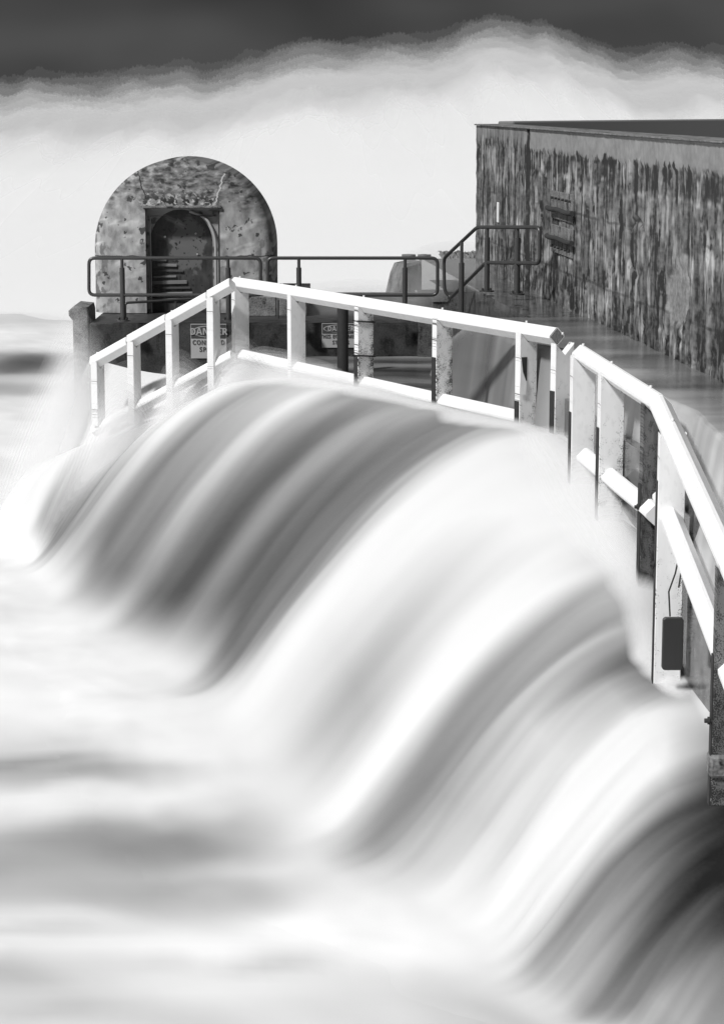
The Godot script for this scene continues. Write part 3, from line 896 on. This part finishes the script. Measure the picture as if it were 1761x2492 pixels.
func fences() -> void:
	var D = 0.215
	var drop = Vector3(0, -0.97, 0)
	# --- section that comes down the steps from the crest of the long run
	var A: Vector3 = RAMP[0]; var B: Vector3 = RAMP[1]
	var dir = (B - A).normalized()
	var t = thing("white_fence", Vector3(A.x, -0.9, A.z), "white rail fence sloping down the submerged steps before the pump house", "fence", "white rail fences of the pool")
	var cuts = [0.0, 0.27, 0.55, 0.84, 1.0]
	for k in 4:
		var a = along(A, B, cuts[k]); var b = along(A, B, cuts[k + 1])
		var lift = Vector3.UP * (0.0 if k % 2 == 0 else 0.012)
		obj("top_rail", rail_path(seg([a + dir * 0.012 + lift, b - dir * 0.004 + lift], t.position), D), M.rail, t)
	obj("bottom_rail", rail_path(seg([A + drop * 0.98, B + drop * 0.98], t.position), D * 0.9), M.rail, t)
	for k in 4:
		post(t, along(A, B, [0.035, 0.30, 0.575, 0.865][k]), dir, [0.9, 1.15, 1.25, 1.35][k], [1, 0, 0, 0][k], -1.0, D, 0.21, 0.1)
	# --- long run
	A = S1[0]; B = S1[1]
	dir = (B - A).normalized()
	t = thing("white_fence", Vector3(A.x, -0.6, A.z), "long white rail fence on notched boards with a broken open end", "fence", "white rail fences of the pool")
	var mid = along(A, B, 0.32) + Vector3(-0.03, 0.01, 0.0)
	obj("top_rail", rail_path(seg([A, along(A, B, 0.16) + Vector3(-0.012, 0.008, 0), mid, along(A, B, 0.6), B], t.position), D), M.rail, t)
	obj("end_cap", cap(B - t.position, dir, D), M.grain, t)
	obj("bottom_rail", rail_path(seg([A + drop, B + drop - dir * 0.6], t.position), D), M.rail, t)
	for k in 5:
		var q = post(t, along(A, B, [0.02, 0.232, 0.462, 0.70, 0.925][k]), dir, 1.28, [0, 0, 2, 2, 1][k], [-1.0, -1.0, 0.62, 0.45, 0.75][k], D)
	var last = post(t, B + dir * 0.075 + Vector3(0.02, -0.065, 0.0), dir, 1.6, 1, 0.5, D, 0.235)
	# slot and torn strip of tape on the last-but-one board
	var p = along(A, B, 0.925) - t.position
	var fd = Vector3(dir.x, 0, dir.z).normalized()
	var side = fd.cross(Vector3.UP)
	var s = st()
	box(s, Transform3D(Basis(side, Vector3.UP, -fd), p + fd * 0.052 + side * 0.055 - Vector3.UP * 0.40), Vector3(0.07, 0.26, 0.006), 0.001)
	obj("slot", s, M.steel_dark, t)
	s = st()
	prism(s, PackedVector2Array([Vector2(0.04, 0.26), Vector2(0.055, 0.24), Vector2(0.05, 0.16), Vector2(0.06, -0.12), Vector2(-0.02, -0.13), Vector2(-0.03, 0.0), Vector2(0.02, 0.12)]), 0.006, 0.001, Transform3D(Basis(side, Vector3.UP, -fd), p + fd * 0.064 + side * 0.06 - Vector3.UP * 0.55))
	obj("torn_tape", s, M.white, t)
	# wires twisted round the mould-black board
	p = along(A, B, 0.462) - t.position
	for y in [0.2, 0.62]:
		s = st()
		var loop = []
		for c in [[-1, -1], [1, -1], [1, 1], [-1, 1]]:
			loop.append(p + side * (c[0] * 0.119) + fd * (c[1] * 0.06) - Vector3.UP * (y - 0.012 * c[0]))
		tube(s, loop, 0.010, 6, true)
		if y > 0.5:
			var e = p + side * 0.1 + fd * 0.062 - Vector3.UP * (y - 0.005)
			tube(s, [e, e + side * 0.12 + fd * 0.02 + Vector3.UP * 0.012], 0.012, 6)
			e = p - side * 0.115 + fd * 0.055 - Vector3.UP * (y + 0.01)
			tube(s, [e, e - side * 0.05 + Vector3.UP * 0.01], 0.012, 6)
		obj("wire_tie", s, M.wire, t)
	# --- short run after the gap
	A = S2[0]; B = S2[1]
	dir = (B - A).normalized()
	t = thing("white_fence", Vector3(A.x, -0.6, A.z), "short white rail fence between the broken gap and the bent corner", "fence", "white rail fences of the pool")
	obj("top_rail", rail_path(seg([A, B + dir * 0.02], t.position), D), M.rail, t)
	obj("bottom_rail", rail_path(seg([A + drop + dir * 0.25, B + drop], t.position), D), M.rail, t)
	for k in 2:
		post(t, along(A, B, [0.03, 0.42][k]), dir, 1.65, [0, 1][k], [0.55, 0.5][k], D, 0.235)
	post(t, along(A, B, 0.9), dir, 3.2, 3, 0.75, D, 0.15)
	# --- run that comes towards the deep end
	A = S3[0]; B = S3[1]
	dir = (B - A).normalized()
	t = thing("white_fence", Vector3(A.x, -1.2, A.z), "white rail fence beyond the bent corner with a plate hung on it", "fence", "white rail fences of the pool")
	obj("top_rail", rail_path(seg([A - dir * 0.05, B + dir * 3.0], t.position), D), M.rail, t)
	obj("bottom_rail", rail_path(seg([A + drop * 0.72 + dir * 0.3, B + drop * 0.72 + dir * 3.0], t.position), D * 0.95), M.rail, t)
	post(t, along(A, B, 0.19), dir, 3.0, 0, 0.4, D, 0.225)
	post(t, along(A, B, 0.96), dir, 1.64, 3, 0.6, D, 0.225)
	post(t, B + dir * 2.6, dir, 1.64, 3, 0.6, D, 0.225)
	# bolts through the boards
	for b in [[S2, 0.9, 0.95, 0.075], [S2, 0.9, 1.12, -0.06], [S3, 0.19, 1.1, 0.11], [S3, 0.96, 1.05, 0.11]]:
		var a0: Vector3 = b[0][0]; var b0: Vector3 = b[0][1]
		var f2 = Vector3(b0.x - a0.x, 0, b0.z - a0.z).normalized()
		var sd = f2.cross(Vector3.UP)
		if sd.x > 0: sd = -sd
		var q = along(a0, b0, b[1]) - Vector3.UP * b[2] + sd * b[3] + f2 * 0.03 - t.position
		s = st()
		tube(s, [q - sd * 0.02, q + sd * 0.055], 0.016, 8)
		tube(s, [q + sd * 0.02, q + sd * 0.034], 0.028, 6)
		obj("bolt", s, M.rust, t)
	# steel foot of the near board
	s = st()
	var ft = along(A, B, 0.96) - t.position - Vector3.UP * 1.36 + Vector3(0.02, 0, 0)
	box(s, Transform3D(Basis(), ft), Vector3(0.30, 0.16, 0.16), 0.02)
	obj("post_shoe", s, M.rock, t)
	# --- plate hung on the rail by a wire
	var hook: Vector3 = at(1660, 1312, 17.95)
	var hang = thing("hanging_plate", hook - Vector3(0, 0.85, 0), "dark rounded plate hanging by black wire from the lower rail", "plate")
	s = st()
	var rr = PackedVector2Array()
	for k in 16:
		var w = TAU * (k + 0.5) / 16
		rr.append(Vector2(signf(cos(w)) * 0.055 + cos(w) * 0.03, signf(sin(w)) * 0.19 + sin(w) * 0.03))
	prism(s, rr, 0.05, 0.006, Transform3D(Basis(), at(1635, 1566, 17.95) - hang.position))
	obj("plate", s, M.steel_dark, hang)
	s = st()
	tube(s, [at(1668, 1308, 17.95), at(1660, 1310, 17.93), at(1642, 1395, 17.93), at(1626, 1440, 17.93), at(1629, 1500, 17.93)].map(func(q): return q - hang.position), 0.007, 6)
	obj("wire", s, M.wire, hang)
	s = st()
	tube(s, [at(1660, 1310, 17.93), at(1660, 1365, 17.93), at(1650, 1430, 17.93)].map(func(q): return q - hang.position), 0.007, 6)
	obj("wire", s, M.wire, hang)
	s = st()
	tube(s, [at(1672, 1308, 17.95), at(1660, 1309, 17.92), at(1652, 1325, 17.92)].map(func(q): return q - hang.position), 0.009, 6)
	obj("hook", s, M.wire, hang)

# ---------- steel handrails ----------
func rail_post(t: Node3D, x: float, ytop: float, ybase: float, d: float, plate := true) -> void:
	var top = at(x, ytop, d) - t.position; var foot = at(x, ybase, d) - t.position
	foot.x = top.x
	var s = st()
	tube(s, [foot, foot.lerp(top, 0.86)], 0.039, 14)
	tube(s, [foot.lerp(top, 0.85), top], 0.024, 12)
	var o = obj("post", s, M.steel, t)
	if plate:
		s = st()
		tube(s, [foot, foot + Vector3.UP * 0.018], 0.105, 16)
		var pl = obj("base_plate", s, M.steel, t)
		for k in 4:
			s = st()
			var w = PI / 4 + PI / 2 * k
			var q = foot + Vector3(cos(w) * 0.078, 0.018, sin(w) * 0.078)
			tube(s, [q, q + Vector3.UP * 0.03], 0.013, 6)
			obj("bolt", s, M.steel_dark, pl)
func handrails() -> void:
	var d = 33.5
	for k in 2:
		var x0: float = [217.0, 651.0][k]; var x1: float = [634.0, 1064.0][k]
		var t = thing("handrail", at((x0 + x1) / 2, 780, d), ["grey pipe handrail in front of the pump house door", "grey pipe handrail between pump house and stair handrail"][k], "handrail", "pipe handrails on the plinth")
		var s = st()
		tube(s, fillet([at(x0, 628, d), at(x1, 628, d), at(x1, 718, d), at(x0, 718, d)].map(func(q): return q - t.position), 0.09, true), 0.0255, 12, true)
		obj("rail_loop", s, M.steel, t)
		for x in [[297.0, 555.0], [727.0, 985.0]][k]:
			rail_post(t, x, 630, 781, d)
	var t2 = thing("handrail", at(420, 790, 36.0), "thin grey pipe handrail on the far side of the plinth", "handrail", "pipe handrails on the plinth")
	var s2 = st()
	tube(s2, fillet([at(305, 776, 34.0), at(305, 737, 34.0), at(640, 718, 34.9), at(640, 762, 34.9)].map(func(q): return q - t2.position), 0.05, false), 0.02, 10)
	obj("rail", s2, M.steel, t2)
	for x in [428.0, 677.0]:
		var s = st()
		tube(s, [at(x, 730, 34.4) - t2.position, at(x, 775, 34.4) - t2.position], 0.014, 8)
		obj("post", s, M.steel, t2)
	# stair handrail
	d = 31.5
	var t3 = thing("handrail", at(1185, 707, d), "grey pipe stair handrail with a sloping loop against the tank wall", "handrail", "pipe handrails on the plinth")
	var s3 = st()
	tube(s3, fillet([[1079, 629, 33.0], [1160, 553, 31.8], [1312, 553, 29.7], [1312, 641, 29.7], [1181, 639, 31.5], [1096, 725, 33.0], [1081, 708, 33.0]].map(func(a): return at(a[0], a[1], a[2]) - t3.position), 0.1, true), 0.0255, 12, true)
	obj("rail_loop", s3, M.steel, t3)
	rail_post(t3, 1185, 556, 710, 31.45)
	rail_post(t3, 1259, 556, 717, 30.45)
	rail_post(t3, 1123, 590, 940, 32.2, false)

# ---------- signs, bollards, offshore rocks ----------
func letters(parent: Node3D, text: String, size: float, where: Vector3, m: Material) -> void:
	var tm = TextMesh.new()
	var f = SystemFont.new()
	f.font_names = PackedStringArray(["Droid Sans"])
	f.font_weight = 700
	tm.font = f
	tm.text = text
	tm.font_size = 64
	tm.pixel_size = size / 64.0
	tm.depth = 0.004
	tm.material = m
	var o = MeshInstance3D.new()
	o.name = "lettering"
	o.mesh = tm
	o.position = where
	parent.add_child(o, true)
func danger_sign(x0: float, x1: float, y0: float, y1: float, z: float, lines: Array, label: String) -> void:
	var a = at(x0, y0, -z); var b = at(x1, y1, -z)
	var w = b.x - a.x; var h = a.y - b.y
	var t = thing("danger_sign", Vector3((a.x + b.x) / 2, b.y, z), label, "sign", "danger signs on the plinth")
	var s = st()
	box(s, Transform3D(Basis(), Vector3(0, h / 2, 0.006)), Vector3(w, h, 0.012), 0.002)
	obj("panel", s, M.sign_white, t)
	s = st()
	box(s, Transform3D(Basis(), Vector3(0, h * 0.78, 0.014)), Vector3(w * 0.97, h * 0.40, 0.004), 0.001)
	obj("band", s, M.sign_black, t)
	s = st()
	for k in 2:
		var e = PackedVector2Array()
		for q in 28: e.append(Vector2(cos(TAU * q / 28) * w * [0.46, 0.435][k], sin(TAU * q / 28) * h * [0.17, 0.145][k]))
		var s4 = st()
		prism(s4, e, 0.003, 0.0, Transform3D(Basis(), Vector3(0, h * 0.78, 0.018 + 0.0035 * k)))
		obj("oval", s4, [M.sign_white, M.sign_black][k], t)
	letters(t, "DANGER", h * 0.27, Vector3(0, h * 0.78, 0.026), M.sign_white)
	for k in lines.size():
		letters(t, lines[k][0], lines[k][1], Vector3(0, h * lines[k][2], 0.016), M.sign_black)
func small_things() -> void:
	var z = on(640, 786, 3.28).z + 0.004
	danger_sign(783, 875, 786.5, 846, z, [["THIS EQUIPMENT", 0.075, 0.46], ["STARTS", 0.075, 0.22]], "danger sign behind a dark post reading THIS EQUIPMENT")
	danger_sign(464, 552, 788, 872, z, [["CONFINED", 0.095, 0.46], ["SPACE", 0.095, 0.26]], "danger sign below the pump house door, half hidden by white fence boards")
	for x in [[834.0, 742.0], [518.0, 742.0]]:
		var t = thing("bollard", at(x[0], 900, 31.6), ["dark steel bollard standing before the danger sign for equipment", "dark steel bollard standing in the spray below the pump house door"][0 if x[0] > 700 else 1], "bollard", "dark bollards in the pool")
		var top = at(x[0], x[1], 31.6) - t.position
		top.x = 0; top.z = 0
		var s = st()
		tube(s, [Vector3(0, -0.6, 0), top], 0.08, 18)
		obj("shaft", s, M.steel_dark, t)
		s = st()
		tube(s, [top - Vector3.UP * 0.02, top + Vector3.UP * 0.015], 0.088, 18)
		obj("cap", s, M.steel_dark, t)
	# wave-cut concrete fins and the breakwater behind the stair handrail
	var rough = noise(101, 1.4, 4)
	for k in 2:
		var t = thing("concrete_fin", at([985.0, 1030.0][k], 720, 42.0 + k), ["slanting concrete fin with a round knob, in the spray", "smaller pointed concrete fin with a round knob, beside the breakwater"][k], "fin", "concrete fins in the surf")
		var s = st()
		var sc: float = [1.0, 0.75][k]
		prism(s, PackedVector2Array([Vector2(-0.45, -0.6), Vector2(0.3, -0.6), Vector2(0.28, 0.3), Vector2(0.2, 0.66), Vector2(-0.12, 0.6), Vector2(-0.2, 0.42)]) if k == 0 else PackedVector2Array([Vector2(-0.4, -0.6), Vector2(0.2, -0.6), Vector2(0.18, 0.2), Vector2(0.1, 0.55), Vector2(-0.05, 0.3)]), 0.6, 0.05, Transform3D(Basis(Vector3.UP, 0.35), Vector3.ZERO))
		obj("blade", s, M.rock, t)
		s = st()
		var kp = at([994.0, 1032.0][k], 627, 42.6 + k) - t.position
		tube(s, [kp - Vector3.UP * 0.6, kp + Vector3.UP * 0.02], 0.1, 12)
		tube(s, [kp + Vector3.UP * 0.015, kp + Vector3.UP * 0.06], 0.13, 12)
		obj("knob", s, M.rock, t)
	var bw = grid(70, 24, func(i, j):
		var x = i / 69.0; var y = j / 23.0
		var p = at(1072.0 + 150.0 * x, 621, 45.0)
		var yy = lerpf(p.y, -2.6, ss(0.25, 1.0, y) ** 1.3)
		var o = 0.25 * rough.get_noise_2d(x * 9.0, y * 4.0)
		return [Vector3(p.x + 0.15 * rough.get_noise_2d(y * 3.0, 9.0) * (1 - x), yy + o * 0.4, p.z + 2.4 * y - 1.0 + o), Color.WHITE, Vector2(x, y)])
	tag(obj("breakwater", bw, M.rock), "low rough breakwater running into the surf behind the tank wall", "breakwater")

# ---------- spray: thrown water as many thin sheets, each evenly translucent ----------
func veils(label: String, layers: Array) -> void:             # layers: [mesh, share of light each sheet stops]
	var by = {}
	for l in layers:
		if not by.has(l[1]): by[l[1]] = st()
		by[l[1]].append_from(l[0], 0, Transform3D())
	var mesh = ArrayMesh.new()
	for a in by:
		by[a].commit(mesh)
		var m = M.veil.duplicate()
		m.albedo_color.a = a
		mesh.surface_set_material(mesh.get_surface_count() - 1, m)
	var o = MeshInstance3D.new()
	o.name = numbered("spray")
	o.mesh = mesh
	add_child(o)
	tag(o, label, "spray", "", "stuff")
func evenly(m: ArrayMesh, cols: int, torn: float) -> ArrayMesh:      # drops scatter light alike whichever way the sheet leans; the upper edge is torn
	var a = m.surface_get_arrays(0)
	var n = a[Mesh.ARRAY_NORMAL]
	for i in n.size():
		n[i] = Vector3(0.0, 0.96, 0.28)
	var v = a[Mesh.ARRAY_VERTEX]
	for i in cols:
		v[v.size() - 1 - i].y += torn * (rng.randf() - 0.5)
	a[Mesh.ARRAY_VERTEX] = v
	a[Mesh.ARRAY_NORMAL] = n
	var out = ArrayMesh.new()
	out.add_surface_from_arrays(Mesh.PRIMITIVE_TRIANGLES, a)
	return out
func mound(out: Array, p: Vector3, rx: float, rz: float, h: float, layers: int, seed_: int) -> void:   # sheets over one another, each a low soft heap
	for k in layers:
		var al = [0.25, 0.18, 0.12, 0.08, 0.05, 0.03][int(5.99 * k / maxf(1, layers - 1))]
		var nz = noise(seed_, 0.7, 2)
		var hk = h * (k + 1.0) / layers
		var wide = 0.75 + 0.5 * (k + 1.0) / layers
		out.append([grid(34, 34, func(i, j):
			var a = i / 33.0 * 5.0 - 2.5; var b = j / 33.0 * 5.0 - 2.5
			var x = p.x + a * rx * wide; var z = p.z + b * rz * wide
			var e = exp(-(a * a + b * b)) * (1.0 + 0.5 * nz.get_noise_2d(x, z)) + 0.12 * nz.get_noise_2d(x * 1.6, z * 1.6) * exp(-0.5 * (a * a + b * b))
			return [Vector3(x, p.y + hk * e - 0.1 - 0.45 * (a * a + b * b), z), Color.WHITE, Vector2(a, b)]), al])
func mist(label: String, parts: Array, density: float) -> void:
	for q in parts:
		var f = FogVolume.new()
		f.name = numbered("mist")
		f.shape = RenderingServer.FOG_VOLUME_SHAPE_ELLIPSOID
		f.size = q[1]
		var m = FogMaterial.new()
		m.albedo = Color(1, 1, 1)
		m.density = density
		f.material = m
		add_child(f)
		f.position = q[0]
		tag(f, label, "mist", "mist over the plinth", "stuff")
func spray() -> void:
	var top = [[-60, 0.3], [-17.6, 0.3], [-14.0, 0.2], [-12.0, 0.9], [-8.5, 0.6], [-5.5, 1.3], [-2, 1.9], [2.2, 2.6], [7.8, 3.5], [9.5, 3.4], [12, 2.0], [15, 1.7], [60, 1.4]]
	var all = []
	var layers = 23
	var nc = noise(119, 0.16, 3)
	for k in layers:
		var nk = noise(120 + k, 0.22, 3)
		var from_top = layers - 1 - k
		var sheet = grid(1401, 8, func(i, j):
			var x = -34.0 + 68.0 * i / 1400.0
			var q = 0
			while top[q + 1][0] < x: q += 1
			var T = lerpf(top[q][1], top[q + 1][1], ss(0, 1, (x - top[q][0]) / (top[q + 1][0] - top[q][0])))
			var y1 = EYE + T + 1.1 - 0.17 * minf(from_top, 13) - 0.12 * maxf(from_top - 13, 0) + 0.6 * nc.get_noise_2d(x, 0.0) + 0.5 * nk.get_noise_2d(x, 0.0)
			var t = [0.0, 0.4, 0.7, 0.85, 0.93, 0.97, 0.99, 1.0][j]
			var z = lerpf(-62.0 - 1.6 * k, -118.0 - 0.3 * k, t)
			return [Vector3(x, lerpf(-2.5, y1, t), z), Color.WHITE, Vector2(x, t)])
		all.append([evenly(sheet, 1401, 0.2), [0.02, 0.025, 0.03, 0.035, 0.04, 0.05, 0.06, 0.07, 0.08, 0.1, 0.12, 0.14, 0.16, 0.18, 0.2, 0.22, 0.25, 0.28, 0.3, 0.35, 0.4, 0.45, 0.5][from_top]])
	veils("white spray standing over the line of breakers offshore", all)
	all = []
	mound(all, at(195, 930, 33.0), 0.6, 0.7, 0.9, 11, 200)
	veils("white spray heaped round the pier at the end of the plinth", all)
	all = []
	mound(all, at(300, 1000, 30.3), 0.5, 0.4, 0.7, 8, 230)
	mound(all, at(440, 950, 30.1), 0.5, 0.4, 0.7, 8, 240)
	mound(all, at(590, 895, 29.8), 0.5, 0.4, 0.5, 7, 260)
	veils("white spray washing over the submerged steps below the fence", all)
	# water leaping at the fence boards: sheets that follow the fall
	all = []
	for k in 10:
		var nk = noise(300, 1.0, 2)
		all.append([grid(170, 30, func(i, j):
			var u = -0.2 + 9.8 * i / 169.0
			var t = -0.38 + 0.9 * j / 29.0
			var heap = 0.25 + 1.3 * exp(-pow((u - 2.1) / 0.8, 2.0)) + 1.6 * exp(-pow((u - 5.6) / 0.45, 2.0)) + 0.15 * exp(-pow((u - 7.6) / 0.5, 2.0)) + 0.3 * nk.get_noise_2d(u * 1.3, 0.0)
			var b = exp(-pow((t - 0.02) / 0.16, 2.0)) * ss(-0.2, 0.3, u) * ss(8.4, 7.6, u)
			return [stream(u, t) + Vector3(-0.15, 1, 0.1) * (0.026 * (k + 1) * heap * b - 0.2 * (1.0 - b)), Color.WHITE, Vector2(u, t)]), [0.25, 0.18, 0.12, 0.08, 0.05][k / 2]])
	veils("white water leaping round the foot of the fence boards", all)
	mist("thin grey mist hanging over the plinth behind the handrails", [[at(880, 750, 35.2), Vector3(3.6, 0.9, 1.4)], [at(900, 745, 35.2), Vector3(2.8, 0.65, 1.1)], [at(920, 745, 35.2), Vector3(2.0, 0.45, 0.9)], [at(1100, 690, 34.6), Vector3(2.0, 1.3, 1.8)], [at(1090, 700, 34.6), Vector3(1.5, 0.9, 1.3)], [at(1080, 710, 34.6), Vector3(1.0, 0.6, 0.9)]], 0.16)
